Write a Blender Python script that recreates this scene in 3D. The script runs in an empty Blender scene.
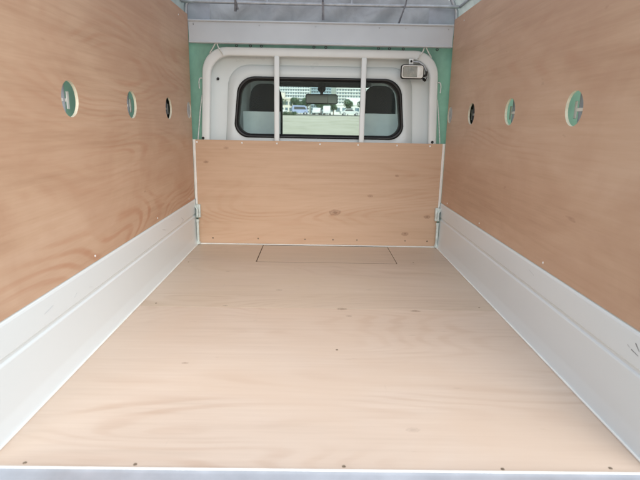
import bpy, bmesh, math, random
from mathutils import Vector, Matrix, noise
random.seed(4)
sc = bpy.context.scene
COL = sc.collection
W = 0.705; L = 1.9394

# ------------------------------------------------------------------ materials
def newmat(name):
    m = bpy.data.materials.new(name); m.use_nodes = True
    nt = m.node_tree; b = nt.nodes['Principled BSDF']
    return m, nt, b
def N(nt, t, **kw):
    n = nt.nodes.new(t)
    for k, v in kw.items(): setattr(n, k, v)
    return n
def math_(nt, op, a, b=None, c=None, clamp=False):
    n = N(nt, 'ShaderNodeMath', operation=op); n.use_clamp = clamp
    for i, v in enumerate((a, b, c)):
        if v is None: continue
        if isinstance(v, (int, float)): n.inputs[i].default_value = v
        else: nt.links.new(v, n.inputs[i])
    return n.outputs[0]
def ramp(nt, fac, stops):
    r = N(nt, 'ShaderNodeValToRGB'); cr = r.color_ramp
    while len(cr.elements) < len(stops): cr.elements.new(.5)
    for e, (p, c) in zip(cr.elements, stops):
        e.position = p; e.color = (*c, 1) if len(c) == 3 else c
    nt.links.new(fac, r.inputs[0]); return r.outputs[0]
def mix(nt, fac, a, b, mode='MIX'):
    n = N(nt, 'ShaderNodeMix', data_type='RGBA', blend_type=mode)
    for s, v in ((n.inputs[0], fac), (n.inputs[6], a), (n.inputs[7], b)):
        if isinstance(v, (int, float)): s.default_value = v
        elif isinstance(v, tuple): s.default_value = (*v, 1)
        else: nt.links.new(v, s)
    return n.outputs[2]
def nz(nt, vec, scale, detail=4, rough=.55, dist=0):
    n = N(nt, 'ShaderNodeTexNoise'); n.inputs['Scale'].default_value = scale
    n.inputs['Detail'].default_value = detail; n.inputs['Roughness'].default_value = rough
    n.inputs['Distortion'].default_value = dist
    nt.links.new(vec, n.inputs['Vector']); return n.outputs[0]
def pos(nt, scale=(1, 1, 1), off=(0, 0, 0)):
    g = N(nt, 'ShaderNodeNewGeometry'); m = N(nt, 'ShaderNodeMapping')
    m.inputs['Scale'].default_value = scale; m.inputs['Location'].default_value = off
    nt.links.new(g.outputs['Position'], m.inputs[0]); return m.outputs[0]
def bump(nt, b, h, strength=.2, dist=.001):
    n = N(nt, 'ShaderNodeBump'); n.inputs['Strength'].default_value = strength
    n.inputs['Distance'].default_value = dist
    nt.links.new(h, n.inputs['Height']); nt.links.new(n.outputs[0], b.inputs['Normal'])
def paint(name, col, rough=.4, var=.08, metallic=0, scale=6, bmp=0, spec=.5):
    m, nt, b = newmat(name)
    f = nz(nt, pos(nt), scale, 5)
    dark = tuple(c * (1 - 2 * var) for c in col); lite = tuple(min(1, c * (1 + var)) for c in col)
    nt.links.new(ramp(nt, f, [(.3, dark), (.7, lite)]), b.inputs['Base Color'])
    f2 = nz(nt, pos(nt), scale * 3, 4)
    nt.links.new(ramp(nt, f2, [(.3, (rough * .8,) * 3), (.7, (min(1, rough * 1.2),) * 3)]), b.inputs['Roughness'])
    b.inputs['Metallic'].default_value = metallic
    b.inputs['Specular IOR Level'].default_value = spec
    if bmp: bump(nt, b, nz(nt, pos(nt), 120, 3), bmp, .0006)
    return m

def plywood(name, axis, c_lo, c_mid, c_hi, streak, seed, knots=(), rough=.5, figure=1.0, warm=None, plane=(0,1,2)):
    """axis: index of the grain direction"""
    m, nt, b = newmat(name)
    s = [1.0, 1.0, 1.0]; s[axis] = .16
    P1 = pos(nt, tuple(s), (seed, seed * .7, seed * .3))
    # warp
    warp = nz(nt, P1, 2.3, 3, .5)
    # cathedral contours : bands of a low frequency field
    s2 = [1.0, 1.0, 1.0]; s2[axis] = .22
    P2 = pos(nt, tuple(s2), (seed * 1.7, seed, seed * .9))
    field = nz(nt, P2, 2.0, 2.5, .45, .35)
    rings = math_(nt, 'SINE', math_(nt, 'ADD', math_(nt, 'MULTIPLY', field, 230.0), math_(nt, 'MULTIPLY', nz(nt, P1, 12, 3), 5.0)))
    rings2 = math_(nt, 'SINE', math_(nt, 'MULTIPLY', field, 60.0))
    # fine grain
    s3 = [1.0, 1.0, 1.0]; s3[axis] = .035
    P3 = pos(nt, tuple(s3), (seed, 3, 5))
    grain = nz(nt, P3, 60, 5, .65)
    s4 = [1.0, 1.0, 1.0]; s4[axis] = .12
    P4 = pos(nt, tuple(s4), (2, seed, 5))
    grain2 = nz(nt, P4, 14, 5, .6, .6)
    v = math_(nt, 'MULTIPLY', rings, .03 * figure)
    v = math_(nt, 'ADD', v, math_(nt, 'MULTIPLY', rings2, .07 * figure))
    v = math_(nt, 'ADD', v, math_(nt, 'MULTIPLY', math_(nt, 'SUBTRACT', grain, .5), .6))
    v = math_(nt, 'ADD', v, math_(nt, 'MULTIPLY', math_(nt, 'SUBTRACT', grain2, .5), .5 * figure))
    v = math_(nt, 'ADD', v, math_(nt, 'MULTIPLY', math_(nt, 'SUBTRACT', warp, .5), .95))
    v = math_(nt, 'ADD', v, math_(nt, 'MULTIPLY', math_(nt, 'SUBTRACT', nz(nt, pos(nt, tuple(s4), (5, seed, 9)), 34, 4, .7), .5), .22))
    v = math_(nt, 'ADD', v, .5, clamp=True)
    col = ramp(nt, v, [(.12, c_lo), (.5, c_mid), (.88, c_hi)])
    # reddish streaks following the contours, in patches
    patch = ramp(nt, nz(nt, P1, 3.1, 3, .6), [(.47, (0, 0, 0)), (.66, (1, 1, 1))])
    ln = ramp(nt, math_(nt, 'MULTIPLY', math_(nt, 'ADD', rings, 1), .5), [(.05, (1, 1, 1)), (.55, (0, 0, 0))])
    g2 = ramp(nt, grain2, [(.42, (1, 1, 1)), (.62, (.15, .15, .15))])
    fac = math_(nt, 'MULTIPLY', math_(nt, 'MULTIPLY', math_(nt, 'MULTIPLY', patch, ln), g2), 1.25 * figure)
    col = mix(nt, fac, col, streak)
    # dark pin specks / pores
    s5 = [1.0, 1.0, 1.0]; s5[axis] = .28
    sp = ramp(nt, nz(nt, pos(nt, tuple(s5), (seed * 3, 1, 7)), 34, 2, .5), [(.73, (0, 0, 0)), (.79, (1, 1, 1))])
    col = mix(nt, math_(nt, 'MULTIPLY', sp, .35), col, tuple(c * .45 for c in streak))
    if warm:                                            # broad soft colour patches
        f = ramp(nt, nz(nt, pos(nt, (.6, .6, 1.2), (seed, 0, 0)), 3.2, 4, .6, .8), [(.4, (0, 0, 0)), (.62, (1, 1, 1))])
        col = mix(nt, math_(nt, 'MULTIPLY', f, .5), col, warm)
    s6 = [1.0, 1.0, 1.0]; s6[1] = .07                     # faint drag marks along the bed
    sm = ramp(nt, nz(nt, pos(nt, tuple(s6), (seed, 4, 2)), 55, 3, .7), [(.66, (0, 0, 0)), (.74, (1, 1, 1))])
    sk = ramp(nt, nz(nt, pos(nt), 3.2, 3), [(.5, (0, 0, 0)), (.62, (1, 1, 1))])
    col = mix(nt, math_(nt, 'MULTIPLY', math_(nt, 'MULTIPLY', sm, sk), .16), col, tuple(c * .5 for c in c_mid))
    g = N(nt, 'ShaderNodeNewGeometry')
    for (kp, kr, kst) in knots:                          # knots: wobbly dark ovals along the grain
        sub = N(nt, 'ShaderNodeVectorMath', operation='SUBTRACT'); nt.links.new(g.outputs['Position'], sub.inputs[0]); sub.inputs[1].default_value = kp
        mul = N(nt, 'ShaderNodeVectorMath', operation='MULTIPLY'); nt.links.new(sub.outputs[0], mul.inputs[0])
        sc_ = [1, 1, 1]; sc_[axis] = .5; mul.inputs[1].default_value = sc_
        ln_ = N(nt, 'ShaderNodeVectorMath', operation='LENGTH'); nt.links.new(mul.outputs[0], ln_.inputs[0])
        d = math_(nt, 'DIVIDE', ln_.outputs['Value'], kr)
        wob = math_(nt, 'MULTIPLY', math_(nt, 'SUBTRACT', nz(nt, pos(nt), 1.2 / kr, 3), .5), .8)
        d = math_(nt, 'ADD', d, wob)
        k = ramp(nt, d, [(.25, (.75, .75, .75)), (.5, (.25, .25, .25)), (.72, (.55, .55, .55)), (1.0, (0, 0, 0))])
        col = mix(nt, math_(nt, 'MULTIPLY', k, kst), col, tuple(c * .5 for c in streak))
    nt.links.new(col, b.inputs['Base Color'])
    b.inputs['Roughness'].default_value = rough
    b.inputs['Specular IOR Level'].default_value = .35
    bump(nt, b, grain, .18, .0008)
    return m

def tarp(name, col, trans=.5, scale=5):
    m, nt, b = newmat(name)
    f = nz(nt, pos(nt), scale, 5, .6, .4)
    c = ramp(nt, f, [(.3, tuple(x * .72 for x in col)), (.7, tuple(min(1, x * 1.12) for x in col))])
    nt.links.new(c, b.inputs['Base Color']); b.inputs['Roughness'].default_value = .6
    t = N(nt, 'ShaderNodeBsdfTranslucent'); nt.links.new(c, t.inputs[0])
    mx = N(nt, 'ShaderNodeMixShader'); mx.inputs[0].default_value = trans
    nt.links.new(b.outputs[0], mx.inputs[1]); nt.links.new(t.outputs[0], mx.inputs[2])
    w = N(nt, 'ShaderNodeTexWave'); w.inputs['Scale'].default_value = 160
    nt.links.new(pos(nt), w.inputs[0])
    bump(nt, b, math_(nt, 'ADD', nz(nt, pos(nt), 18, 4), math_(nt, 'MULTIPLY', w.outputs[1], .06)), .35, .004)
    nt.links.new(mx.outputs[0], nt.nodes['Material Output'].inputs[0])
    return m
def glass(name, tint, rough=.02):
    m, nt, b = newmat(name)
    tr = N(nt, 'ShaderNodeBsdfTransparent'); tr.inputs[0].default_value = (*tint, 1)
    gl = N(nt, 'ShaderNodeBsdfGlossy'); gl.inputs['Roughness'].default_value = rough
    fr = N(nt, 'ShaderNodeFresnel'); fr.inputs[0].default_value = 1.45
    dust = math_(nt, 'MULTIPLY', nz(nt, pos(nt), 9, 5), .012)
    df = N(nt, 'ShaderNodeBsdfDiffuse'); df.inputs[0].default_value = (.6, .66, .66, 1)
    mx = N(nt, 'ShaderNodeMixShader'); nt.links.new(math_(nt, 'MULTIPLY', fr.outputs[0], .15), mx.inputs[0])
    nt.links.new(tr.outputs[0], mx.inputs[1]); nt.links.new(gl.outputs[0], mx.inputs[2])
    m2 = N(nt, 'ShaderNodeMixShader'); nt.links.new(dust, m2.inputs[0])
    nt.links.new(mx.outputs[0], m2.inputs[1]); nt.links.new(df.outputs[0], m2.inputs[2])
    nt.links.new(m2.outputs[0], nt.nodes['Material Output'].inputs[0])
    return m

PLY_L = plywood('plywood_side_a', 1, (.40, .24, .15), (.565, .38, .26), (.655, .475, .35), (.42, .17, .085), 3.1, warm=(.46, .27, .175), rough=.5, figure=.42)
PLY_R = plywood('plywood_side_b', 1, (.41, .25, .16), (.575, .39, .27), (.66, .48, .355), (.42, .175, .09), 8.4, warm=(.48, .295, .20), rough=.5, figure=.42)
PLY_B = plywood('plywood_bulkhead', 0, (.47, .295, .185), (.575, .39, .265), (.645, .455, .325), (.50, .28, .17), 5.2,
   knots=[((.098, L, .198), .019, 1), ((-.638, L, .476), .008, 1), ((.446, L, .416), .007, .9), ((.297, L, .298), .009, .8), ((.634, L, .181), .011, 1), ((.511, L, .078), .012, 1), ((-.523, L, .556), .008, .7)], rough=.5, figure=.42)
fk = [((.092, .926, 0), .012, 1), ((.376, .916, 0), .011, 1), ((.115, .855, 0), .007, .9), ((-.365, .945, 0), .006, .9), ((-.168, 1.139, 0), .008, .7), ((.494, 1.576, 0), .010, .6), ((.221, .15, 0), .010, .35), ((-.40, .469, 0), .006, .8)]
PLY_F = plywood('plywood_floor', 0, (.455, .36, .28), (.572, .462, .37), (.642, .538, .44), (.42, .29, .20), 11.7, knots=fk, rough=.42, figure=.42, warm=(.565, .455, .34))
PLY_F2 = plywood('plywood_floor_near', 0, (.47, .365, .285), (.59, .475, .385), (.66, .55, .455), (.44, .29, .20), 21.3, knots=fk, rough=.40, figure=.38, warm=(.59, .455, .35))
PLY_EDGE = paint('plywood_edge', (.78, .70, .56), .7, .1, scale=40)
def gatepaint():
    m, nt, b = newmat('cream_truck_paint')
    f = nz(nt, pos(nt, (1, .35, 1)), 2.5, 1)
    c = ramp(nt, f, [(.3, (.71, .755, .77)), (.7, (.74, .79, .805))])
    nt.links.new(c, b.inputs['Base Color'])
    b.inputs['Roughness'].default_value = .27
    return m
M_GATE = gatepaint()
M_CAB = paint('cab_paint', (.69, .74, .75), .33, .015, scale=3)
M_FRAME = paint('guard_frame_paint', (.78, .81, .81), .4, .012, scale=8)
M_TRIM = paint('white_trim', (.85, .84, .80), .5, .04, scale=20)
M_LATCH = paint('latch_paint', (.66, .72, .68), .4, .12, scale=40)
M_BEAM = paint("beam_grey_paint", (.58, .62, .66), .5, .03, scale=5, bmp=.1)
M_STEEL = paint('galvanised_steel', (.5, .52, .55), .38, .12, metallic=.5, scale=25)
M_SILL = paint('sill_metal', (.43, .45, .49), .36, .08, metallic=.35, scale=10)
M_RUBBER = paint('black_rubber', (.014, .014, .015), .45, .2, scale=20)
M_BLACK = paint('black_plastic', (.02, .02, .02), .5, .2, scale=20)
M_SEAT = paint('black_seat_fabric', (.012, .013, .015), .9, .3, scale=60)
M_COVER = paint('pale_blue_seat_cover', (.80, .88, .98), .45, .08, scale=6)
M_INT = paint('cab_interior_grey', (.42, .44, .46), .7, .1, scale=5)
M_INT2 = paint('window_inner_trim', (.16, .165, .17), .7, .1, scale=5)
M_INTD = paint('cab_interior_dark', (.06, .062, .065), .7, .1, scale=5)
M_GREEN = tarp('green_tarp', (.34, .58, .44), .45)
M_ROOF = tarp('grey_roof_tarp', (.76, .76, .77), .8)
M_HEM = tarp('grey_green_tarp_hem', (.50, .55, .52), .4)
M_PATCH = tarp('pale_tarp_patch', (.60, .63, .70), .35)
M_ROPE = paint('white_rope', (.75, .76, .74), .8, .1, scale=80)
M_EYE = paint('grey_eyelet', (.10, .12, .11), .5, .1, scale=40)
M_CAP = paint('pale_grey_plastic', (.52, .50, .50), .5, .15, scale=30)
M_STRAP = paint('dark_strap', (.26, .26, .28), .8, .2, scale=40)
M_SCREW = paint('screw_dark', (.32, .25, .18), .5, .3, metallic=.6, scale=90)
M_GAPSHADE = paint('hatch_gap_shade', (.17, .12, .08), .8, .3, scale=30)  # dark tone standing for the shade in the hatch gap
M_SCREWW = paint('screw_bright', (.85, .85, .84), .3, .05, metallic=.3, scale=90)
M_INK = paint('black_marker_ink', (.03, .03, .035), .6, .2, scale=60)
M_GLASS = glass('tinted_glass', (.84, .91, .87))
M_REFL = paint('lamp_reflector', (.80, .82, .80), .18, .05, metallic=.8, scale=40)
def lensmat():
    m, nt, b = newmat('ribbed_lamp_lens')
    w = N(nt, 'ShaderNodeTexWave'); w.bands_direction = 'X'; w.inputs['Scale'].default_value = 60
    nt.links.new(pos(nt), w.inputs[0])
    c = ramp(nt, nz(nt, pos(nt), 30, 3), [(.3, (.42, .45, .43)), (.7, (.62, .62, .56))])
    nt.links.new(c, b.inputs['Base Color']); b.inputs['Roughness'].default_value = .15
    b.inputs['Transmission Weight'].default_value = .45
    bump(nt, b, w.outputs[1], .5, .002); return m
M_LENS = lensmat()
def groundmat():
    m, nt, b = newmat('dry_grass_field')
    g = N(nt, 'ShaderNodeNewGeometry')
    f = nz(nt, pos(nt, (1, .35, 1)), .22, 8, .65); f2 = nz(nt, pos(nt), 2.5, 5, .6)
    c = ramp(nt, f, [(.32, (.48, .45, .33)), (.5, (.66, .60, .47)), (.68, (.76, .70, .57))])
    c = mix(nt, math_(nt, 'MULTIPLY', f2, .4), c, (.52, .49, .37))
    nt.links.new(c, b.inputs['Base Color']); b.inputs['Roughness'].default_value = .95
    bump(nt, b, f2, .6, .05); return m
M_GROUND = groundmat()

# ------------------------------------------------------------------ mesh helpers
def bm_new(): return bmesh.new()
def add_box(bm, x0, x1, y0, y1, z0, z1, bev=0, seg=2):
    r = bmesh.ops.create_cube(bm, size=1)
    vs = r['verts']
    for v in vs:
        v.co = Vector(((x0 + x1) / 2 + v.co.x * (x1 - x0), (y0 + y1) / 2 + v.co.y * (y1 - y0), (z0 + z1) / 2 + v.co.z * (z1 - z0)))
    if bev:
        es = list({e for v in vs for e in v.link_edges})
        bmesh.ops.bevel(bm, geom=es, offset=bev, segments=seg, profile=.5, affect='EDGES')
def add_tube(bm, pts, r, n=10, cap=True, flat=1.0, up=Vector((0, 0, 1))):
    pts = [Vector(p) for p in pts]; rings = []
    for i, p in enumerate(pts):
        a = pts[max(i - 1, 0)]; b = pts[min(i + 1, len(pts) - 1)]
        t = (b - a).normalized()
        u = t.cross(up)
        if u.length < 1e-3: u = t.cross(Vector((1, 0, 0)))
        u.normalize(); w = t.cross(u).normalized()
        rings.append([bm.verts.new(p + (u * math.cos(k * 2 * math.pi / n) * r * flat + w * math.sin(k * 2 * math.pi / n) * r)) for k in range(n)])
    for a, b in zip(rings, rings[1:]):
        for k in range(n): bm.faces.new((a[k], a[(k + 1) % n], b[(k + 1) % n], b[k]))
    if cap:
        bm.faces.new(rings[0][::-1]); bm.faces.new(rings[-1])
def add_disc(bm, c, nrm, r, t, n=16, slot=False):
    """short cylinder (screw head) centred c, facing nrm"""
    q = Vector(nrm).to_track_quat('Z', 'Y'); c = Vector(c)
    lo = [bm.verts.new(c + q @ Vector((r * math.cos(a), r * math.sin(a), 0))) for a in [k * 2 * math.pi / n for k in range(n)]]
    hi = [bm.verts.new(c + q @ Vector((r * .8 * math.cos(a), r * .8 * math.sin(a), t))) for a in [k * 2 * math.pi / n for k in range(n)]]
    inn = [bm.verts.new(c + q @ Vector((r * .35 * math.cos(a), r * .35 * math.sin(a), t * .35))) for a in [k * 2 * math.pi / n for k in range(n)]]
    for k in range(n):
        j = (k + 1) % n
        bm.faces.new((lo[k], lo[j], hi[j], hi[k])); bm.faces.new((hi[k], hi[j], inn[j], inn[k]))
    bm.faces.new(inn)
def loop_rr(cx0b, cx1b, cx0t, cx1t, zb, zt, rb, rt, n=8):
    """rounded trapezoid loop in XZ, counter-clockwise from bottom right"""
    P = []
    cs = [((cx1b - rb), (zb + rb), rb, -90), ((cx1t - rt), (zt - rt), rt, 0), ((cx0t + rt), (zt - rt), rt, 90), ((cx0b + rb), (zb + rb), rb, 180)]
    for (x, z, r, a0) in cs:
        for k in range(n + 1):
            a = math.radians(a0 + 90 * k / n); P.append((x + r * math.cos(a), z + r * math.sin(a)))
    return P
def bridge(bm, loops, closed=True):
    vl = [[bm.verts.new(p) for p in lp] for lp in loops]
    n = len(vl[0])
    for a, b in zip(vl, vl[1:]):
        for k in range(n if closed else n - 1):
            bm.faces.new((a[k], a[(k + 1) % n], b[(k + 1) % n], b[k]))
    return vl
def grid(bm, f, nu, nv):
    v = [[bm.verts.new(f(i / nu, j / nv)) for j in range(nv + 1)] for i in range(nu + 1)]
    for i in range(nu):
        for j in range(nv): bm.faces.new((v[i][j], v[i + 1][j], v[i + 1][j + 1], v[i][j + 1]))
    return v
def obj(name, bm, mat, parent=None, smooth=None, label=None, mats=None):
    bmesh.ops.recalc_face_normals(bm, faces=bm.faces[:])
    if smooth is not None:
        ca = math.radians(smooth)
        for f in bm.faces: f.smooth = True
        for e in bm.edges:
            if len(e.link_faces) == 2 and e.calc_face_angle(0) > ca: e.smooth = False
    me = bpy.data.meshes.new(name); bm.to_mesh(me); bm.free()
    for m in (mats or [mat]): me.materials.append(m)
    o = bpy.data.objects.new(name, me); COL.objects.link(o)
    if parent:
        o.parent = parent
        r = parent
        off = Vector((0, 0, 0))
        while r: off += r.location; r = r.parent
        me.transform(Matrix.Translation(-off))
    if label: o['label'] = label
    return o
def tag(o, label, cat, group=None):
    o['label'] = label; o['category'] = cat
    if group: o['group'] = group
    return o
def thing(name, loc, label, cat, group=None):
    o = bpy.data.objects.new(name, None); COL.objects.link(o); o.location = loc
    o.empty_display_size = .1
    return tag(o, label, cat, group)
def copy_tree(o, parent=None):
    c = o.copy(); COL.objects.link(c); c.parent = parent
    for ch in list(o.children): copy_tree(ch, c)
    return c
def recenter(o):
    """put the origin of a one-mesh thing at the middle of its base"""
    vs = [v.co for v in o.data.vertices]
    c = Vector(((min(v.x for v in vs) + max(v.x for v in vs)) / 2, (min(v.y for v in vs) + max(v.y for v in vs)) / 2, min(v.z for v in vs)))
    o.data.transform(Matrix.Translation(-c)); o.location = c
    return o

def screws(parent, pts, nrm, mat, r=.005, t=.0015, label=None):
    first = None
    for p in pts:
        if first is None:
            bm = bm_new(); add_disc(bm, (0, 0, 0), nrm, r, t)
            me_o = obj('screw', bm, mat, None, 30); first = me_o
            o = me_o
        else:
            o = first.copy(); COL.objects.link(o)
        o.parent = parent; o.location = Vector(p) - parent.location
        if label: o['label'] = label
# ------------------------------------------------------------------ plywood side linings with round holes
HOLES = [.554, 1.03, 1.505, 1.90]; HZ = .757; HR = .0495
PT = 1.2475; PB = .2665; PTH = .0085
def side_panel(s, mat, label):
    root = thing('plywood_side_panel', (s * .713, L / 2, PB), label, 'plywood panel', 'plywood side panels')
    bm = bm_new(); x0 = s * .7075; x1 = s * (.7075 + PTH)
    y0, y1 = .002, 1.9335
    cuts = [y0] + [(a + b) / 2 for a, b in zip(HOLES[:-1], HOLES[1:])]
    cuts = [y0, .792, 1.2675, 1.7025, y1]
    n = 32
    for (ya, yb, hy) in zip(cuts[:-1], cuts[1:], HOLES):
        r = HR if hy < 1.8 else .044
        if hy > 1.8: hy = 1.884
        for x, fl in ((x0, 0), (x1, 1)):
            circ = [bm.verts.new((x, hy + r * math.cos(k * 2 * math.pi / n + math.pi / 4), HZ + r * math.sin(k * 2 * math.pi / n + math.pi / 4))) for k in range(n)]
            rect = []
            cor = [(yb, PT), (ya, PT), (ya, PB), (yb, PB)]
            for q in range(4):
                a, b_ = cor[q], cor[(q + 1) % 4]
                for k in range(n // 4):
                    t = k / (n // 4); rect.append(bm.verts.new((x, a[0] + (b_[0] - a[0]) * t, a[1] + (b_[1] - a[1]) * t)))
            for k in range(n): bm.faces.new((circ[k], circ[(k + 1) % n], rect[(k + 1) % n], rect[k]))
    bmesh.ops.remove_doubles(bm, verts=bm.verts[:], dist=1e-5)
    # outer rim closing faces + hole rims (edge plies)
    be = [e for e in bm.edges if e.is_boundary]
    loops_in = [e for e in be if all(abs(v.co.x - x0) < 1e-6 for v in e.verts)]
    bm.verts.ensure_lookup_table()
    vmap = {}
    for v in bm.verts:
        vmap[(round(v.co.x, 5), round(v.co.y, 5), round(v.co.z, 5))] = v
    for e in loops_in:
        a, b_ = e.verts
        a2 = vmap[(round(x1, 5), round(a.co.y, 5), round(a.co.z, 5))]; b2 = vmap[(round(x1, 5), round(b_.co.y, 5), round(b_.co.z, 5))]
        f = bm.faces.new((a, b_, b2, a2)); f.material_index = 1
    obj('panel', bm, None, root, mats=[mat, PLY_EDGE])
    screws(root, [(s * .7073, y, z) for y, z in ((.15, 1.21), (.62, .285), (.70, 1.21), (1.2, 1.21), (1.25, .285), (1.75, 1.21), (1.80, .285))], (-s, 0, 0), M_SCREWW, .004, .0012)
    return root
side_panel(-1, PLY_L, 'tall reddish plywood side panel with round holes on the left of the bed')
side_panel(1, PLY_R, 'tall reddish plywood side panel with round holes on the right of the bed')

# ------------------------------------------------------------------ bulkhead board
bb = thing('plywood_bulkhead', (0, L, .004), 'low tan plywood board with a dark knot standing below the cab window', 'plywood board')
bm = bm_new(); add_box(bm, -.6935, .6935, L, L + .012, .006, .5995, .0015, 1); obj('board', bm, PLY_B, bb)
screws(bb, [(x, L - .0002, .586) for x in (-.684, -.433, -.237, .004, .218, .437, .623)], (0, -1, 0), M_SCREWW, .0052, .002, 'bright screw along the top edge')
screws(bb, [(x, L - .0002, .036) for x in (-.613, -.349, -.074, .09, .231, .514, .644)], (0, -1, 0), M_SCREW, .0045, .0012, 'small dark screw along the bottom edge')
bm = bm_new(); add_box(bm, -.694, .694, L - .006, L + .006, .0003, .0055, .001, 1); obj('bottom_trim', bm, M_TRIM, bb)
for s in (-1, 1):
    bm = bm_new(); add_box(bm, s * .6980 - .0045, s * .6980 + .0045, L - .004, L + .010, .236, .6, .001, 1)
    obj('edge_trim', bm, M_TRIM, bb)

# ------------------------------------------------------------------ floor boards and hatch
HX0, HX1, HY0 = -.320, .412, 1.572
fb = thing('plywood_floor_board', (0, .47, -.012), 'bright front-facing plywood floor sheet nearest the open tail end', 'floor board', 'plywood floor sheets')
bm = bm_new(); add_box(bm, -.7005, .7005, .006, .9292, -.012, 0, .0008, 1); obj('board', bm, PLY_F2, fb)
screws(fb, [(-.389, .019, .0001), (.05, .019, .0001), (.386, .016, .0001), (.619, .022, .0001), (.058, .569, .0001), (-.62, .02, .0001)], (0, 0, 1), M_SCREW, .0042, .0010)
fr = thing('plywood_floor_board', (0, 1.43, -.012), 'darker plywood floor sheet reaching the bulkhead, with a hatch cut in it', 'floor board', 'plywood floor sheets')
bm = bm_new()
out = [(-.7005, .9306), (.7005, .9306), (.7005, L - .008), (HX1, L - .008), (HX1, HY0), (HX0, HY0), (HX0, L - .008), (-.7005, L - .008)]
top = [bm.verts.new((x, y, 0)) for x, y in out]; bot = [bm.verts.new((x, y, -.012)) for x, y in out]
for lst in (top, bot):
    for q in ((0, 1, 4, 5), (1, 2, 3, 4), (0, 5, 6, 7)): bm.faces.new([lst[i] for i in q])
for k in range(8): bm.faces.new((top[k], top[(k + 1) % 8], bot[(k + 1) % 8], bot[k]))
obj('board', bm, PLY_F, fr)
screws(fr, [(-.66, 1.55, .0001), (.5, 1.6, .0001), (-.64, .96, .0001), (.64, .96, .0001)], (0, 0, 1), M_SCREW, .004, .001)
ht = thing('floor_hatch', (0.045, 1.75, -.012), 'rectangular plywood hatch lid set in the floor in front of the bulkhead', 'hatch')
bm = bm_new(); add_box(bm, HX0 + .0045, HX1 - .0025, HY0 + .0055, L - .0085, -.0135, -.0008, .001, 1); obj('lid', bm, PLY_F, ht)
bm = bm_new(); add_box(bm, HX0 + .002, HX1 - .004, HY0 + .0005, HY0 + .0048, -.004, -.0002, 0); obj('gap_shade_strip', bm, M_GAPSHADE, ht)  # dark strips stand in for shade in the gap around the lid
bm = bm_new(); add_box(bm, HX0 + .0005, HX0 + .0040, HY0 + .005, L - .009, -.004, -.0004, 0); obj('gap_shade_strip', bm, M_GAPSHADE, ht)
for (x, y) in ((HX0 + .004, HY0 + .004), (HX1 - .004, HY0 + .004)):
    bm = bm_new(); add_disc(bm, (x, y, .0003), (0, 0, 1), .0045, .0009); obj('corner_drill_hole', bm, M_SCREW, ht)

# ------------------------------------------------------------------ the truck
tr = thing('small_pickup_truck', (0, 1.2, -.66), 'white small pickup truck seen inside its cargo bed, cab with rear window ahead', 'truck')
# side gates (profile extruded along the bed)
for s in (-1, 1):
    prof = [(.698, -.03), (.698, .0015), (.6995, .004), (.7040, .040), (.7048, .046), (.7050, .052), (.7050, .166), (.7060, .169), (.7094, .173), (.7094, .180), (.7060, .184),
            (.7045, .186), (.7045, .246), (.7050, .2555), (.7068, .2612), (.711, .2645), (.722, .2645), (.729, .262), (.732, .256), (.732, -.03)]
    bm = bm_new(); NY = 40; loops = []
    for j in range(NY + 1):
        y = .0 + (L + .008) * j / NY
        wob = .0007 * math.sin(y * 7 + s) + .0005 * math.sin(y * 17)
        loops.append([(s * (x + 0), y, z) for x, z in prof])
    vl = bridge(bm, loops)
    bm.faces.new(vl[0]); bm.faces.new(vl[-1])
    g = obj('side_gate', bm, M_GATE, tr, 9)
    bm = bm_new(); add_box(bm, s * .6965 - .003, s * .6965 + .0025, .003, L - .03, .0002, .0045, .001, 1)
    obj('floor_seam_strip', bm, M_TRIM, g)
    # corner post with hinge pin and latch
    bm = bm_new()
    add_tube(bm, [(s * .694, L - .018, .004), (s * .694, L - .018, .06), (s * .694, L - .018, .148)], .0075, 12)
    add_tube(bm, [(s * .694, L - .018, .004), (s * .694, L - .018, .018)], .012, 12)
    add_tube(bm, [(s * .694, L - .018, .136), (s * .694, L - .018, .150)], .0105, 12)
    obj('hinge_post', bm, M_LATCH, g, 40)
    bm = bm_new()
    add_box(bm, s * .688 - .013, s * .688 + .013, L - .024, L - .003, .160, .236, .003, 2)
    add_box(bm, s * .679 - .005, s * .679 + .005, L - .031, L - .022, .163, .234, .0025, 2)
    add_tube(bm, [(s * .690, L - .034, .172), (s * .690, L - .034, .212)], .006, 10)
    add_tube(bm, [(s * .690, L - .030, .208), (s * .702, L - .030, .224), (s * .704, L - .028, .238)], .004, 8)
    obj('gate_latch', bm, M_LATCH, g, 40)
    bm = bm_new()
    for q in range(5):                                 # shallow scratches on the paint
        y = random.uniform(.2, 1.7); z = random.uniform(.20, .245); ln = random.uniform(.01, .05); dz = random.uniform(-.006, .006)
        add_tube(bm, [(s * .7042, y, z), (s * .7042, y + ln, z + dz + dz)], .00025, 4)
    if s < 0:
        for (a, b_) in (((1.62, .215), (1.66, .20)), ((1.66, .20), (1.615, .188)), ((1.30, .222), (1.34, .212))):
            add_tube(bm, [(s * .7042, a[0], a[1]), (s * .7042, b_[0], b_[1])], .0008, 4)
    so = obj('scratches', bm, M_STEEL, g); so['kind'] = 'stuff'
    if s > 0:
        bm = bm_new()
        def stroke(a, b_, w):
            d = Vector((0, b_[0] - a[0], b_[1] - a[1])); nrm = Vector((0, -d.z, d.y)).normalized() * w
            A = Vector((.7041, a[0], a[1])); B = Vector((.7041, b_[0], b_[1]))
            bm.faces.new([bm.verts.new(v) for v in (A - nrm, A + nrm * .6, B + nrm * .3, B - nrm * .5)])
        stroke((.145, .217), (.118, .213), .0011); stroke((.134, .237), (.1175, .224), .0016); stroke((.16, .222), (.15, .2185), .0005)
        obj('marker_tick', bm, M_INK, g, label='black pen strokes near the top of the side gate')
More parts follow.
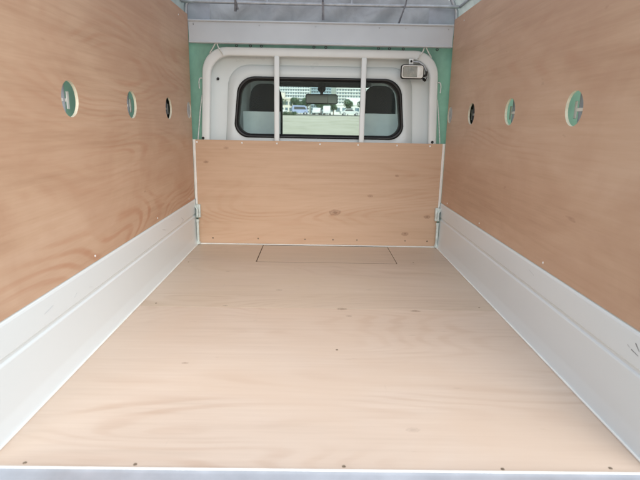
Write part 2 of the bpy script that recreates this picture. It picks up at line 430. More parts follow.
for s in (-1, 1):
    bm = bm_new(); add_box(bm, min(s * .7055, s * .725), max(s * .7055, s * .725), L + .0085, L + .03, .0, .60, .002, 1); obj('corner_post', bm, M_CAB, tr)
    bm = bm_new(); add_box(bm, min(s * .7030, s * .7068), max(s * .7030, s * .7068), L - .004, L + .008, .2665, .60, .001, 1); obj('corner_trim', bm, M_TRIM, tr)
# sub-floor and rear sill
bm = bm_new(); add_box(bm, -.7, .7, .0, L + .03, -.03, -.0145)
obj('bed_floor', bm, M_BLACK, tr)
bm = bm_new()
sp = [(.0045, -.012), (.0045, .0012), (.001, .0030), (-.004, .0012), (-.009, -.001), (-.045, -.001), (-.052, -.004), (-.055, -.012), (-.055, -.10), (-.02, -.10)]
vl = bridge(bm, [[(x, y, z) for y, z in sp] for x in [-.72 + 1.44 * i / 12 for i in range(13)]])
bm.faces.new(vl[0]); bm.faces.new(vl[-1])
sill = obj('rear_sill', bm, M_SILL, tr, 30)
bm = bm_new(); add_box(bm, -.70, .70, -.0015, .0050, .0031, .0050, .0008, 1); obj('edge_bead', bm, M_TRIM, sill)
# tailgate hanging down
bm = bm_new()
tp = [(-.058, -.03), (-.062, -.028), (-.066, -.04), (-.066, -.12), (-.070, -.125), (-.070, -.135), (-.066, -.14), (-.066, -.27), (-.062, -.29), (-.044, -.29), (-.044, -.11), (-.0565, -.104)]
vl = bridge(bm, [[(x, y, z) for y, z in tp] for x in (-.70, 0, .70)]); bm.faces.new(vl[0]); bm.faces.new(vl[-1])
obj('tailgate', bm, M_GATE, tr, 30)
# cab rear wall : nested loops, window opening with pressed surround
YC = L + .085
loops = []
def lp(args, y): return [(x, y, z) for x, z in loop_rr(*args)]
o_ = (-.675, .675, -.66, .66, -.05, 1.105, .03, .12)
loops.append(lp((-.675, .675, -.66, .66, -.05, 1.105, .03, .12), YC + .05))
loops.append(lp((-.672, .672, -.656, .656, -.045, 1.10, .03, .118), YC + .004))
loops.append(lp((-.625, .625, -.610, .610, .02, 1.058, .05, .105), YC))
loops.append(lp((-.617, .617, -.602, .602, .028, 1.050, .05, .10), YC + .008))
loops.append(lp((-.545, .545, -.520, .520, .42, 1.012, .06, .12), YC + .010))
loops.append(lp((-.537, .537, -.512, .512, .428, 1.004, .06, .116), YC - .001))
loops.append(lp((-.487, .482, -.470, .465, .612, .950, .075, .100), YC - .004))
loops.append(lp((-.478, .473, -.462, .457, .620, .942, .075, .098), YC + .002))
loops.append(lp((-.476, .471, -.460, .455, .622, .940, .075, .098), YC + .05))
bm = bm_new(); bridge(bm, loops); obj('cab_rear_wall', bm, M_CAB, tr, 50)
# window rubber + glass
win = thing_win = None
bm = bm_new()
def rub(d): return (-.478 + d, .473 - d, -.462 + d, .457 - d, .620 + d, .942 - d, .075 - d * .4, .098 - d * .4)
vl = bridge(bm, [lp(rub(-.007), YC - .003), lp(rub(-.006), YC - .009), lp(rub(.000), YC - .013), lp(rub(.006), YC - .011), lp(rub(.009), YC - .006), lp(rub(.011), YC - .009), lp(rub(.0145), YC - .007), lp(rub(.016), YC + .002), lp(rub(.015), YC + .012), lp(rub(-.007), YC - .003)])
seal = obj('window_seal', bm, M_RUBBER, tr, 60)
bm = bm_new(); v = [bm.verts.new(p) for p in lp(rub(.014), YC + .003)]; bm.faces.new(v)
obj('rear_glass', bm, M_GLASS, seal)
# interior trim ring
bm = bm_new(); bridge(bm, [lp(rub(-.002), YC + .03), lp(rub(.010), YC + .035), lp(rub(.014), YC + .055), lp((-.62, .62, -.61, .61, -.02, 1.06, .03, .1), YC + .06)])
obj('inner_trim', bm, M_INT2, tr, 40)
# cab shell: floor, sides with door openings, roof, windscreen frame
YF = 3.02
for s in (-1, 1):
    bm = bm_new()
    add_box(bm, s * .66 - .012, s * .66 + .012, YC + .05, YF + .35, -.42, .50, .004)
    d = obj('cab_door', bm, M_CAB, tr)
    bm = bm_new(); add_box(bm, s * .645 - .006, s * .645 + .006, YC + .056, YF + .2, -.40, .52, .003); obj('door_trim', bm, M_INT, d)
    bm = bm_new()
    add_box(bm, min(s * .46, s * .65), max(s * .46, s * .65), 2.52, 2.62, .30, 1.05, .03, 3)
    obj('door_pillar', bm, M_INT, tr, 40)
    bm = bm_new(); add_tube(bm, [(s * .645, YF + .30, .42), (s * .635, YF + .15, .74), (s * .60, YF - .08, 1.04)], .035, 12); obj('windscreen_pillar', bm, M_INTD, tr, 40)
    bm = bm_new(); vv = [bm.verts.new(p) for p in ((s * .655, YC + .12, .5), (s * .655, YF + .25, .5), (s * .625, YF - .02, 1.03), (s * .635, YC + .12, 1.03))]; bm.faces.new(vv)
    obj('side_window', bm, M_GLASS, tr)
bm = bm_new()
def roof(u, v_):
    x = -.66 + 1.32 * u; y = YC + .045 + (YF - .06 - YC) * v_
    return (x, y, 1.105 - .05 * abs(2 * u - 1) ** 5 - .02 * max(0, v_ - .7) / .3)
grid(bm, roof, 24, 10); grid(bm, lambda u, v_: (roof(u, v_)[0] * .99, roof(u, v_)[1], roof(u, v_)[2] - .03), 24, 10)
obj('cab_roof', bm, M_CAB, tr, 40)
bm = bm_new(); add_box(bm, -.30, .37, YF - .125, YF - .05, .958, 1.075, .012); obj('sun_visor', bm, M_INTD, tr)
for xa, xb in ((-.63, -.303), (.373, .63)):
    bm = bm_new(); add_box(bm, xa, xb, YF - .12, YF - .05, .900, 1.075, .012); obj('windscreen_header', bm, M_INT, tr)
bm = bm_new(); vv = [bm.verts.new(p) for p in ((-.62, YF + .33, .42), (.62, YF + .33, .42), (.59, YF - .06, 1.0), (-.59, YF - .06, 1.0))]; bm.faces.new(vv); obj('windscreen', bm, M_GLASS, tr)
bm = bm_new(); add_box(bm, -.64, .64, YF + .02, YF + .36, .10, .42, .03, 3); add_box(bm, .22, .50, YF - .05, YF + .1, .40, .47, .025, 3); obj('dashboard', bm, M_INTD, tr, 40)
bm = bm_new(); add_box(bm, -.655, .655, YF + .34, YF + .40, -.42, .43, .02, 3); obj('cab_front', bm, M_CAB, tr, 40)
bm = bm_new(); add_box(bm, -.65, .65, YC + .05, YF + .34, -.42, -.38); obj('cab_floor', bm, M_INTD, tr)
bm = bm_new()                                           # steering wheel
ctr = Vector((.36, YF - .12, .47)); q = Vector((0, -.6, .8)).to_track_quat('Z', 'Y')
ringp = [ctr + q @ Vector((.17 * math.cos(a), .17 * math.sin(a), 0)) for a in [k * math.tau / 28 for k in range(29)]]
add_tube(bm, ringp, .013, 8, cap=False)
for a in (math.radians(200), math.radians(-20), math.radians(90)): add_tube(bm, [ctr, ctr + q @ Vector((.17 * math.cos(a), .17 * math.sin(a), 0))], .012, 8)
add_tube(bm, [ctr, ctr + Vector((0, .16, -.12))], .03, 10); obj('steering_wheel', bm, M_BLACK, tr, 40)
# mirror
bm = bm_new(); add_box(bm, -.098, .132, 2.79, 2.815, .832, .902, .014, 4); mi = obj('rearview_mirror', bm, M_BLACK, tr, 40)
mm = paint('mirror_face', (.035, .045, .05), .12, .1, scale=5)
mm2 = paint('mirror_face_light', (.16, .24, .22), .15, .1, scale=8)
bm = bm_new(); add_box(bm, -.092, .062, 2.7875, 2.7895, .838, .896, .0008, 1); obj('mirror_glass', bm, mm, mi)
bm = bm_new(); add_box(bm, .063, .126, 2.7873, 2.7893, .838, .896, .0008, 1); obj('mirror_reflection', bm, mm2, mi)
bm = bm_new()
add_tube(bm, [(.017, 2.80, .90), (.017, 2.83, .93), (.017, 2.88, .975)], .011, 10); add_tube(bm, [(.017, 2.84, .935), (.017, 2.885, .985)], .028, 12); obj('mirror_stem', bm, M_BLACK, mi, 40)
# seats
seat0 = None
for cx in (-.340, .380):
    bm = bm_new()
    lo = []
    for (z, hw, dy, yc) in ((-.1, .22, .05, 2.34), (.2, .235, .07, 2.345), (.42, .23, .06, 2.36), (.56, .106, .05, 2.375), (.80, .106, .045, 2.38), (.845, .103, .042, 2.385), (.885, .095, .038, 2.385), (.912, .080, .030, 2.385), (.928, .060, .022, 2.385), (.936, .035, .012, 2.385)):
        lo.append([(cx + hw * (abs(math.cos(a)) ** .55) * math.copysign(1, math.cos(a)), yc + dy * (abs(math.sin(a)) ** .7) * math.copysign(1, math.sin(a)), z) for a in [k * math.tau / 28 for k in range(28)]])
    vl = bridge(bm, lo); bm.faces.new(vl[0]); bm.faces.new(vl[-1])
    add_box(bm, cx - .23, cx + .23, 2.34, 2.82, -.22, -.06, .05, 4)
    st = obj('seat', bm, M_SEAT, tr, 60)
    bm = bm_new()
    sgn = -1 if cx < 0 else 1
    xa, xb = (cx - .130, cx + .10) if cx < 0 else (cx - .10, cx + .118)
    grid(bm, lambda u, v_: (xa + (xb - xa) * u, 2.262 + .004 * math.sin(u * 9 + v_ * 3), .35 + .413 * v_), 12, 12)
    grid(bm, lambda u, v_: (xa + (xb - xa) * u, 2.2645 + .045 * v_, .763 + .002 * math.sin(u * 8)), 12, 3)
    obj('seat_cover', bm, M_COVER, st, 40, label='pale blue cover over the lower seat back')
    bm = bm_new(); add_tube(bm, [(cx - .08, YC + .10, .985), (cx - .075, YC + .10, .972), (cx + .075, YC + .10, .972), (cx + .08, YC + .10, .985)], .004, 8)
    obj('coat_bar', bm, M_INT, tr, 40)
# guard frame in front of the cab : flattened arch tube and two uprights
gy = L + .036
def archpts(off):
    P = []
    r = .135 - off * .6
    xo, zt = .652 - off, 1.094 - off
    P += [(-xo - .022, .25), (-xo - .012, .60), (-xo, .86), (-xo + .004, zt - r)]
    for k in range(1, 11):
        a = math.pi - k * math.pi / 20; P.append((-xo + .004 + r + r * math.cos(a), zt - r + r * math.sin(a)))
    Q = [(-x, z) for x, z in P[::-1]]
    return P + Q
bm = bm_new()
outp = archpts(.0); inp = archpts(.045)
prof = []
for (f, y) in ((0, gy + .01), (0, gy - .006), (.07, gy - .009), (.16, gy - .011), (.84, gy - .011), (.93, gy - .009), (1, gy - .006), (1, gy + .012)):
    prof.append([(a[0] + (b_[0] - a[0]) * f, y, a[1] + (b_[1] - a[1]) * f) for a, b_ in zip(outp, inp)])
prof.append(prof[0]); vl = bridge(bm, prof, closed=False)
gf = obj('guard_frame', bm, M_FRAME, tr, 50)
for cx in (-.240, .238):
    bm = bm_new(); add_box(bm, cx - .0145, cx + .0145, gy - .012, gy + .008, .10, 1.052, .006, 3); obj('upright', bm, M_FRAME, gf, 40)
for (x, z) in ((-.573, .932), (-.655, .607), (.64, .607)): bm = bm_new(); add_disc(bm, (x, YC - .002 if abs(x) < .6 else gy - .0115, z), (0, -1, 0), .008, .002); obj('bolt_hole', bm, M_BLACK, gf)
# wheels, chassis (below the bed, unseen from here but real)
for (x, y) in ((-.60, .35), (.60, .35), (-.60, 2.95), (.60, 2.95)):
    bm = bm_new(); add_tube(bm, [(x - .065, y, -.40), (x - .055, y, -.40), (x + .055, y, -.40), (x + .065, y, -.40)], .26, 32); wh = obj('wheel', bm, M_RUBBER, tr, 40)
bm = bm_new(); add_box(bm, -.35, .35, 0, 3.2, -.36, -.04, .02); obj('chassis', bm, M_BLACK, tr)

# ------------------------------------------------------------------ work lamp
wl = thing('work_lamp', (.50, gy - .02, .95), 'small rectangular work lamp with clear lens at the top right corner of the guard frame', 'work lamp')
lx0, lx1, lz0, lz1 = .435, .560, .943, 1.018; ly = gy - .045
def lrr(d, y, r=.014): return [(x, y, z) for x, z in loop_rr(lx0 + d, lx1 - d, lx0 + d, lx1 - d, lz0 + d, lz1 - d, r - d * .3, r - d * .3, 5)]
bm = bm_new(); vl = bridge(bm, [lrr(.022, ly + .048), lrr(.012, ly + .040), lrr(0, ly + .014), lrr(0, ly - .001), lrr(.002, ly - .004), lrr(.0045, ly - .004), lrr(.0045, ly + .006)]); bm.faces.new(vl[0]); obj('housing', bm, M_BLACK, wl, 45)
bm = bm_new(); vl = bridge(bm, [lrr(.0045, ly + .001), lrr(.0045, ly - .006), lrr(.006, ly - .0075), lrr(.0085, ly - .0075), lrr(.010, ly - .002)]); obj('bezel', bm, M_TRIM, wl, 45)
bm = bm_new(); vl = bridge(bm, [lrr(.010, ly - .001), lrr(.02, ly + .012), lrr(.032, ly + .022, .012)]); bm.faces.new(vl[-1]); obj('reflector', bm, M_REFL, wl, 45)
def lens_part(name, a, b_, m):
    bm = bm_new(); grid(bm, lambda u, v_: (a + (b_ - a) * u, ly - .003 - .004 * (1 - (2 * u - 1) ** 2) * (1 - (2 * v_ - 1) ** 2), lz0 + .0095 + (lz1 - lz0 - .019) * v_), 12, 8); obj(name, bm, m, wl, 60)
lens_part('lens', lx0 + .0095, lx0 + .088, M_LENS)
lens_part('lens_edge', lx0 + .0885, lx1 - .0095, paint('lamp_white_diffuser', (.78, .79, .76), .3, .06, scale=30))
bm = bm_new(); add_box(bm, .478, .503, ly + .012, ly + .018, 1.012, 1.050, .003); add_disc(bm, (.4905, ly + .0118, 1.036), (0, -1, 0), .0085, .002)
obj('bracket', bm, M_FRAME, wl, 40)
bm = bm_new(); add_disc(bm, (.4905, ly + .0095, 1.036), (0, -1, 0), .006, .004); obj('bolt', bm, M_BLACK, wl, 40)
bm = bm_new(); add_tube(bm, [(.505, ly + .03, 1.035), (.535, ly + .03, 1.034), (.562, ly + .028, 1.018), (.578, ly + .025, .99), (.583, ly + .025, .955), (.578, ly + .025, .935)], .0055, 8); obj('cable', bm, M_STEEL, wl, 50)
bm = bm_new(); add_tube(bm, [(.558, ly + .02, .96), (.575, ly + .01, .965), (.578, ly + .01, .985)], .007, 8)
add_tube(bm, [(.565, ly + .02, .945), (.57, ly + .005, .938)], .008, 8); obj('knob', bm, M_BLACK, wl, 50)

# ------------------------------------------------------------------ canopy
ca = thing('bed_canopy', (0, 1.0, .2), 'green and grey tarpaulin canopy on a steel frame over the truck bed', 'canopy')
def wr(x, y, z, s=3, a=.01): return a * noise.fractal(Vector((x * s, y * s, z * s)), 1.0, 2.0, 4)
for s in (-1, 1):
    bm = bm_new()
    def side(u, v_):
        y = .0 + 2.05 * u; z = .10 + 1.26 * v_
        return (s * (.762 + wr(s * 5, y, z, 3, .010) - .045 * max(0, (z - 1.2) / .16) ** 2), y, z)
    grid(bm, side, 60, 30)
    for f in bm.faces:
        if f.calc_center_median().z > 1.235: f.material_index = 1
    obj('side_tarp', bm, None, ca, 180, mats=[M_GREEN, M_HEM])
bm = bm_new()
def rooff(u, v_):
    x = -.725 + 1.45 * u; y = .0 + 2.06 * v_
    return (x, y, 1.43 - .07 * abs(2 * u - 1) ** 4 + wr(x, y, 9, 3, .008))
grid(bm, rooff, 40, 50); obj('roof_tarp', bm, M_ROOF, ca, 180)
bm = bm_new()                                           # green front curtain around the guard frame, with an opening for the cab
def clp(args, y, a=.006): return [(x, y + wr(x, 3, z, 6, a), z) for x, z in loop_rr(*args, n=10)]
bridge(bm, [clp((-.765, .765, -.76, .76, .05, 1.18, .02, .02), L + .066), clp((-.74, .74, -.73, .73, .07, 1.145, .02, .03), L + .060), clp((-.70, .70, -.69, .69, .09, 1.12, .03, .06), L + .057), clp((-.655, .655, -.635, .635, .12, 1.076, .04, .125), L + .055, 0), clp((-.650, .650, -.628, .628, .125, 1.070, .04, .12), L + .063, 0)])
fc = obj('front_tarp', bm, M_GREEN, ca, 180)
bm = bm_new()                                           # grey upper front with sagging diagonal folds
def gable(u, v_):
    x = -.76 + 1.52 * u; z = 1.13 + .30 * v_
    d = .026 * math.sin((x * 1.0 - z * 1.3) * 24 + 2 * noise.noise(Vector((x * 4, 0, z * 4)))) * (.4 + .6 * noise.noise(Vector((x * 2.3, 7, z))))
    return (x, L + .105 + d + wr(x, 1, z, 7, .007), z)
grid(bm, gable, 160, 36)
def gablemat():
    m = tarp('stained_grey_tarp', (.36, .37, .39), .3, 9); nt = m.node_tree; b = nt.nodes['Principled BSDF']
    f = nz(nt, pos(nt, (1, 1, 1.2)), 9, 5, .6, 1.2); c = ramp(nt, f, [(.32, (.52, .52, .53)), (.5, (.63, .63, .64)), (.68, (.72, .73, .74))])
    nt.links.new(c, b.inputs['Base Color']); return m
obj('upper_front_tarp', bm, gablemat(), ca, 180)
for (xa, xb) in ((-.735, -.600), (.580, .735)):
    bm = bm_new(); grid(bm, lambda u, v_: (xa + (xb - xa) * u, L + .045 + .004 * math.sin(u * 5 + v_ * 4), 1.222 + .088 * v_), 10, 8); obj('corner_patch', bm, M_PATCH, ca, 180)
# front beam
bm = bm_new()
bp = [(L + .028, 1.108), (L - .004, 1.108), (L - .006, 1.110), (L - .006, 1.116), (L - .002, 1.119), (L - .002, 1.212), (L - .009, 1.216), (L - .010, 1.220), (L - .006, 1.2235), (L + .028, 1.2235)]
vl = bridge(bm, [[(x, y + .0008 * math.sin(x * 9), z) for y, z in bp] for x in [-.7055 + 1.411 * i / 24 for i in range(25)]]); bm.faces.new(vl[0]); bm.faces.new(vl[-1])
be = obj('front_beam', bm, M_BEAM, ca, 30)
for x in (-.55, -.2, .05, .33): pass
screws(be, [], (0, -1, 0), M_STEEL)
first = None
for x in (-.68, -.33, -.03, .31, .45, .68):
    if first is None:
        bm = bm_new(); add_disc(bm, (0, 0, 0), (0, -1, 0), .004, .0015); first = obj('rivet', bm, M_STEEL, None); o = first
    else: o = first.copy(); COL.objects.link(o)
    o.parent = be; o.location = Vector((x, L - .0022, 1.20)) - ca.location
# rails & posts
bm = bm_new(); add_tube(bm, [(-.735, L + .03, 1.318), (-.3, L + .03, 1.3165), (.3, L + .03, 1.3165), (.735, L + .03, 1.318)], .0085, 10); obj('rail', bm, M_STEEL, ca, 40)
for s in (-1, 1):
    bm = bm_new(); add_tube(bm, [(s * .742, L + .04, .05), (s * .738, L + .04, 1.10), (s * .725, L + .04, 1.30), (s * .68, L + .04, 1.385)], .011, 10); obj('frame_post', bm, M_STEEL, ca, 40)
    bm = bm_new(); add_tube(bm, [(s * .738, .02, .30), (s * .738, .02, 1.25), (s * .725, .02, 1.33), (s * .68, .02, 1.385)], .011, 10); obj('frame_post', bm, M_STEEL, ca, 40)
    bm = bm_new(); add_tube(bm, [(s * .738, .0, 1.318), (s * .738, 1.0, 1.3175), (s * .738, L + .02, 1.317)], .0085, 10); obj('side_rail', bm, M_STEEL, ca, 40)
for y in (.02, .66, 1.30, L + .04):
    bm = bm_new(); add_tube(bm, [(-.68, y, 1.385), (-.35, y, 1.405), (0, y, 1.412), (.35, y, 1.405), (.68, y, 1.385)], .010, 10); obj('roof_bow', bm, M_STEEL, ca, 40)
# hanging dark ties at the front
for (x, dx, z1) in ((-.46, .012, 1.285), (-.455, -.006, 1.275), (.005, .004, 1.24), (.46, -.045, 1.225)):
    bm = bm_new(); add_tube(bm, [(x, L + .035, 1.40), (x + dx * .3, L + .018, 1.325), (x + dx, L + .04, z1)], .0045, 8, flat=1.6); obj('hanging_tie', bm, M_STRAP, ca, 50)
for x in (-.29,  .16):
    bm = bm_new(); add_tube(bm, [(x, L + .03, 1.32), (x, L + .04, 1.41)], .007, 8); obj('rail_strut', bm, M_STEEL, ca, 50)
# eyelets under the beam
first = None
for x in (-.46, -.384, -.325, -.038, .027, .315, .375, .451, .637):
    if first is None:
        bm = bm_new(); rp = [(.006 * math.cos(a), 0, .006 * math.sin(a)) for a in [k * math.tau / 14 for k in range(15)]]; add_tube(bm, rp, .0022, 6, cap=False, up=Vector((0, 1, 0))); first = obj('eyelet', bm, M_EYE, None, 60); o = first
    else: o = first.copy(); COL.objects.link(o)
    o.parent = ca; o.location = Vector((x, L + .047, 1.104)) - ca.location
# buckle tabs behind the holes; black sheet added to darken each third hole
for s in (-1, 1):
    for i, hy in enumerate(HOLES[:3]):
        dy = (.048, .070, .092)[i]
        yc = hy + dy; x = s * .738
        bm = bm_new(); add_box(bm, x - .0015, x + .0015, yc - .007, yc + .007, .730, .780, .001, 1); add_box(bm, x - .0025, x + .0005, yc - .045, yc - .0075, .750, .760, .001, 1)
        obj('buckle_tab', bm, M_TRIM, ca)
        bm = bm_new(); add_tube(bm, [(s * .748, yc - .022, .30), (s * .748, yc - .022, 1.31)], .012, 10); obj('side_post', bm, M_PATCH if i < 2 else M_STRAP, ca, 40)
    bm = bm_new(); add_box(bm, s * .7405 - .001, s * .7405 + .001, 1.47, 1.72, .66, .86, .0005, 1); obj('added_dark_backing', bm, M_BLACK, ca)
    bm = bm_new(); bm2 = add_disc(bm, (s * .7120, 1.884, HZ), (-s, 0, 0), .0435, .003, 28); obj('pale_cap', bm, M_CAP, ca, 40)

# ropes
def rope(pts, label, name='rope', r=.0034):
    P = []
    pts = [Vector(p) for p in pts]
    for i in range(len(pts) - 1):
        for k in range(6):
            t = k / 6; a = pts[max(i - 1, 0)]; b_ = pts[i]; c = pts[i + 1]; d = pts[min(i + 2, len(pts) - 1)]
            P.append(.5 * ((2 * b_) + (c - a) * t + (2 * a - 5 * b_ + 4 * c - d) * t * t + (3 * b_ - a - 3 * c + d) * t ** 3))
    P.append(pts[-1]); bm = bm_new(); add_tube(bm, P, r, 8)
    return tag(recenter(obj(name, bm, M_ROPE, None, 60)), label, 'rope', 'white ropes at the front of the bed')
ry = L + .012
for s, side in ((-1, 'left'), (1, 'right')):
    rope([(s * .602, ry + .01, 1.06), (s * .582, ry, 1.085), (s * .566, ry - .001, 1.112), (s * .560, ry, 1.112), (s * .553, ry - .001, 1.09), (s * .540, ry, 1.072), (s * .528, ry + .01, 1.05)], 'short white rope loop over the top %s corner of the guard frame' % side, 'rope_loop')
    rope([(s * .640, L + .045, .918), (s * .650, L + .04, .930), (s * .665, L + .04, .928), (s * .670, L + .038, .905), (s * .668, L + .038, .875)], 'small white hook of rope on the green tarp at the %s of the guard frame' % side, 'rope_hook')
    rope([(s * .655, L + .04, .84), (s * .668, L + .04, .76), (s * .680, L + .04, .66), (s * .688, L + .036, .58), (s * .690, L + .032, .50)], 'white rope hanging beside the %s leg of the guard frame' % side, 'rope')

# ------------------------------------------------------------------ outside: ground, cars, hedges, buildings
def gz(y):
    if y < 6: return -.66
    if y < 120: return -.66 + (y - 6) / 114 * 3.05
    return 2.39 + .0155 * (y - 120) if y < 600 else 9.83
bm = bm_new()
ys = [-400, -100, -40, -10, 0, 6, 12, 25, 40, 60, 80, 100, 120, 160, 220, 300, 420, 600, 2500]
xs = [-1500, -400, -120, -50, -25, -10, 0, 10, 25, 50, 120, 400, 1500]
V = [[bm.verts.new((x, y, gz(y) + (.15 * noise.noise(Vector((x * .05, y * .05, 0))) if 20 < y < 110 else 0))) for x in xs] for y in ys]
for a, b_ in zip(V, V[1:]):
    for k in range(len(xs) - 1): bm.faces.new((a[k], a[k + 1], b_[k + 1], b_[k]))
gr = obj('ground', bm, M_GROUND, None, 40); gr['kind'] = 'structure'
M_ASPH = paint('road_asphalt', (.10, .105, .11), .85, .1, scale=.5)
bm = bm_new(); add_box(bm, -80, 80, 104, 118, gz(111) - .26, gz(111) + .03); rd = obj('road', bm, M_ASPH, None); rd['kind'] = 'structure'

def leaves(bm, c, sx, sy, sz, n, size):
    for _ in range(n):
        while True:
            p = Vector((random.uniform(-1, 1), random.uniform(-1, 1), random.uniform(-1, 1)))
            if p.length < 1 and p.length > .35: break
        p = Vector((c[0] + p.x * sx, c[1] + p.y * sy, c[2] + p.z * sz))
        a = Vector((random.gauss(0, 1), random.gauss(0, 1), random.gauss(0, 1))).normalized(); b_ = a.cross(Vector((random.gauss(0, 1), random.gauss(0, 1), random.gauss(0, 1)))).normalized()
        s_ = size * random.uniform(.6, 1.3)
        bm.faces.new([bm.verts.new(p + a * s_ * k1 + b_ * s_ * k2) for k1, k2 in ((-1, -.5), (1, -.5), (1, .5), (-1, .5))])
def foliage(name, col):
    m, nt, b = newmat(name); f = nz(nt, pos(nt), .9, 4); c = ramp(nt, f, [(.3, tuple(x * .5 for x in col)), (.7, tuple(x * 1.6 for x in col))]); nt.links.new(c, b.inputs['Base Color']); b.inputs['Roughness'].default_value = .7; return m
M_F1 = foliage('hedge_leaves', (.05, .10, .035)); M_F2 = foliage('tree_leaves', (.07, .12, .07)); M_BARK = paint('tree_bark', (.14, .11, .08), .9, .2, scale=3)
# trees behind the road
treespec = [(-9.5, 124, 3.4, 1.5, 'small round tree at the left beyond the road'), (-5.2, 126, 4.2, 1.7, 'taller round tree left of the middle beyond the road'), (.6, 128, 3.8, 1.5, 'round tree beyond the road behind the white cars'),
            (4.2, 125, 3.2, 1.3, 'small tree right of the middle beyond the road'), (7.8, 126, 3.9, 1.6, 'tree beyond the road at the right of the window view'), (-2.4, 132, 5.0, 1.8, 'tallest tree near the middle of the window view'), (11.5, 124, 3.6, 1.6, 'rightmost tree beyond the road'),
            (-14, 190, 5.5, 3.2, 'wide far tree left of the tan house'), (3.5, 200, 5.0, 3.0, 'wide far tree left of the white shed'), (-6, 195, 4.2, 2.6, 'low wide far tree near the middle of the view'), (20, 195, 5.5, 3.2, 'wide far tree at the right near the white shed')]
for (x, y, h, r, lab) in treespec:
    t = thing('tree', (x, y, gz(y)), lab, 'tree', 'trees beyond the road')
    bm = bm_new(); z0 = gz(y)
    add_tube(bm, [(x, y, z0 - .2), (x + .05, y, z0 + h * .35), (x + .1, y, z0 + h * .7)], .12, 8)
    for k in range(5):
        a = k * 1.3; add_tube(bm, [(x + .05, y, z0 + h * (.35 + .05 * k)), (x + r * .6 * math.cos(a), y + r * .6 * math.sin(a), z0 + h * (.6 + .06 * k))], .05, 6)
    obj('trunk', bm, M_BARK, t, 60)
    bm = bm_new()
    for k in range(9):
        a = random.uniform(0, 6.28); rr = random.uniform(0, .6) * r
        leaves(bm, (x + rr * math.cos(a), y + rr * math.sin(a), z0 + h * random.uniform(.5, .85)), r * .5, r * .5, r * .45, 150, .13)
    obj('crown', bm, M_F2, t)
for (x0, x1, lab) in ((-9.5, -3.6, 'low dark green hedge at the left in front of the road'), (9.0, 14, 'short green hedge at the right in front of the road')):
    y = 103; bm = bm_new(); n = int((x1 - x0) / .5)
    for k in range(n): leaves(bm, (x0 + (k + .5) * .5, y, gz(y) + .35 + random.uniform(-.05, .05)), .4, .4, .42, 110, .08)
    tag(recenter(obj('hedge', bm, M_F1, None)), lab, 'hedge')

# cars : one of each kind, lofted body with glasshouse and wheels
def make_car(x, y, rz, kind, col, label, group=None):
    z0 = gz(111) + .035
    root = thing('parked_' + kind, (0, 0, 0), label, 'car' if kind == 'car' else 'van', group)
    m = paint(kind + '_body_%d' % random.randint(0, 9999), col, .3, .05, scale=1)
    if kind == 'car':
        P = [(-2.1, .35), (-2.15, .65), (-2.05, .85), (-1.5, .92), (-1.05, 1.38), (.35, 1.45), (1.0, .98), (1.9, .85), (2.1, .6), (2.1, .3)]
        G = [(-1.28, .95), (-.98, 1.32), (.30, 1.39), (.82, .98)]
    else:
        P = [(-1.65, .35), (-1.68, 1.0), (-1.6, 1.82), (-1.4, 1.88), (1.0, 1.88), (1.3, 1.7), (1.6, 1.0), (1.7, .9), (1.72, .35)]
        G = [(-1.3, 1.1), (-1.25, 1.7), (1.0, 1.7), (1.4, 1.1)]
    wd = .82 if kind == 'car' else .74
    bm = bm_new(); lo = []
    for (yy, k) in ((-wd, .93), (-wd + .08, 1), (wd - .08, 1), (wd, .93)): lo.append([(px, yy, .3 + (pz - .3) * k) for px, pz in P])
    vl = bridge(bm, lo); bm.faces.new(vl[0]); bm.faces.new(vl[-1]); obj('body', bm, m, root, 35)
    for s in (-1, 1):
        bm = bm_new(); bm.faces.new([bm.verts.new((px, s * (wd + .006), .3 + (pz - .3) * .95)) for px, pz in G]); obj('side_window', bm, M_INTD, root)
        bm = bm_new(); add_box(bm, 1.95 if kind == 'car' else 1.62, 2.12 if kind == 'car' else 1.74, s * .6 - .14, s * .6 + .14, .62, .76, .03); obj('headlight', bm, M_TRIM, root)
    for px in ((-1.35, 1.35) if kind == 'car' else (-1.15, 1.15)):
        for s in (-1, 1):
            bm = bm_new(); add_tube(bm, [(px, s * (wd - .2), .31), (px, s * (wd + .01), .31)], .31, 20); w = obj('wheel', bm, M_RUBBER, root, 40)
            bm = bm_new(); add_tube(bm, [(px, s * (wd), .31), (px, s * (wd + .02), .31)], .18, 16); obj('rim', bm, M_STEEL, w, 40)
    root.location = (x, y, z0); root.rotation_euler[2] = rz
    return root
cars = [(-3.6, 109, .15, 'van', (.30, .36, .56), 'blue van parked on the road left of the white cars'),
        (.2, 108, 1.45, 'car', (.75, .76, .76), 'leftmost white car seen end on below the mirror'),
        (2.3, 108.5, 1.5, 'van', (.72, .73, .74), 'white van parked below the right end of the mirror'),
        (-8.2, 111, .05, 'car', (.72, .73, .72), 'white car at the far left end of the road'),
        (7.3, 110, .1, 'car', (.60, .62, .62), 'pale grey car parked toward the right of the road'),
        (11.6, 109, .0, 'car', (.05, .06, .07), 'black car at the far right end of the road')]
for (x, y, rz, k, c, lab) in cars: make_car(x, y, rz, k, c, lab, 'vehicles parked along the road')

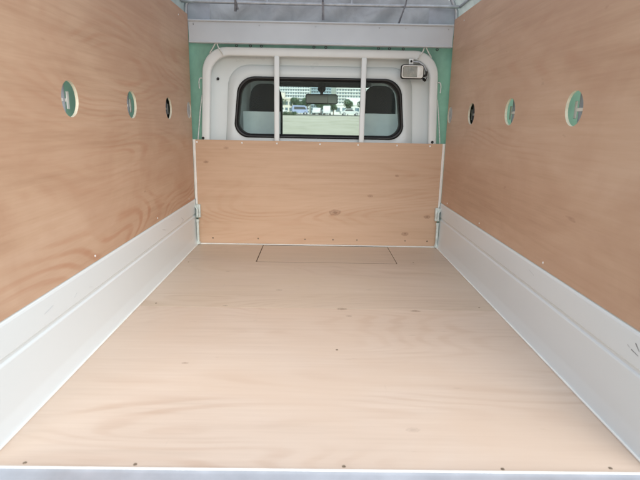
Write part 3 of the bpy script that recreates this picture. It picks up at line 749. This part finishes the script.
# apartment blocks
M_WINDK = paint('block_window_glass', (.10, .16, .20), .15, .3, scale=.4)
def block(x0, x1, y, floors, bays, col, label, fh=3.0, base=0.0, balcony=True):
    z0 = gz(y); cx = (x0 + x1) / 2
    root = thing('apartment_building', (cx, y, z0), label, 'building', 'blocks beyond the field')
    m = paint('block_wall_%d' % int(x0 * 7 + 3000), col, .8, .06, scale=.2)
    H = floors * fh + 1
    bm = bm_new(); add_box(bm, x0, x1, y, y + 14, z0 - 2, z0 + H); obj('wall', bm, m, root)
    bm = bm_new(); add_box(bm, x0 - .4, x1 + .4, y - .4, y + 14.4, z0 + H, z0 + H + .7); add_box(bm, cx - 3, cx + 3, y + 4, y + 9, z0 + H + .7, z0 + H + 3.2); obj('roof', bm, m, root)
    bw = (x1 - x0) / bays; first = None
    for f in range(floors):
        for b_ in range(bays):
            if first is None:
                bm = bm_new(); add_box(bm, -bw * .33, bw * .33, -.06, .06, 0, fh * .58); first = obj('window', bm, M_WINDK, None); o = first
            else: o = first.copy(); COL.objects.link(o)
            o.parent = root; o.location = (x0 + (b_ + .5) * bw - cx, -.02, f * fh + 1.15)
        if balcony:
            bm = bm_new(); add_box(bm, x0 + .3, x1 - .3, y - 1.2, y - .002, z0 + f * fh + .15, z0 + f * fh + .3); add_box(bm, x0 + .3, x1 - .3, y - 1.2, y - 1.1, z0 + f * fh + .3, z0 + f * fh + 1.15); obj('balcony', bm, m, root)
    return root
block(-42, -7, 520, 12, 14, (.62, .66, .68), 'white apartment block with many windows at the left of the window view')
block(-6, 16, 560, 14, 8, (.36, .47, .54), 'bluish apartment block behind the mirror')
block(19, 62, 500, 11, 16, (.60, .63, .63), 'white apartment block with long balconies at the right of the window view')
block(-104, -46, 540, 12, 16, (.45, .48, .50), 'grey apartment block beyond the left edge of the window view')
block(66, 130, 530, 12, 18, (.50, .52, .52), 'grey apartment block beyond the right edge of the window view')
block(5.0, 26, 210, 1, 8, (.70, .72, .70), 'low white shed in front of the apartment blocks', 2.8, balcony=False)
block(-27, -9, 240, 2, 9, (.62, .58, .52), 'two storey tan house at the left in front of the apartment blocks', 2.8, balcony=False)

# ------------------------------------------------------------------ light
world = bpy.data.worlds.new('World'); sc.world = world; world.use_nodes = True
wn = world.node_tree; bg = wn.nodes['Background']
sky = wn.nodes.new('ShaderNodeTexSky'); sky.sky_type = 'NISHITA'; sky.sun_disc = False
el, az = math.radians(37), math.radians(163)     # azimuth measured from +Y clockwise: the sun is behind the camera
sky.sun_elevation = el; sky.sun_rotation = az; sky.air_density = 1.0; sky.dust_density = 2.5
wn.links.new(sky.outputs[0], bg.inputs[0]); bg.inputs[1].default_value = SKY = .15
sd = bpy.data.lights.new('sun', 'SUN'); sd.energy = 4.35; sd.angle = math.radians(85); sd.color = (.90, .965, 1)
so = bpy.data.objects.new('sun', sd); COL.objects.link(so)
dirv = Vector((math.sin(az) * math.cos(el), math.cos(az) * math.cos(el), math.sin(el)))
so.rotation_euler = dirv.to_track_quat('Z', 'Y').to_euler()

# ------------------------------------------------------------------ camera
cd = bpy.data.cameras.new('camera'); cam = bpy.data.objects.new('camera', cd); COL.objects.link(cam)
F = Vector((0.01175117, 0.97267475, -0.23187441)); R = Vector((0.99980724, -0.0077818, 0.0180259)); U = Vector((-0.01572894, 0.23204153, 0.9725787))
mt = Matrix(((R.x, U.x, -F.x), (R.y, U.y, -F.y), (R.z, U.z, -F.z))).to_4x4(); mt.translation = (-.0202, -.8866, .707)
cam.matrix_world = mt
cd.sensor_width = 36; cd.lens = 494.935 / 640 * 36; cd.clip_start = .02; cd.clip_end = 5000
cd.dof.use_dof = True; cd.dof.focus_distance = 2.4; cd.dof.aperture_fstop = 5.6
sc.camera = cam
sc.view_settings.view_transform = 'Standard'; sc.view_settings.look = 'None'; sc.view_settings.exposure = 0
sc.render.engine = 'CYCLES'
sc.cycles.max_bounces = 12; sc.cycles.diffuse_bounces = 6; sc.cycles.transparent_max_bounces = 12
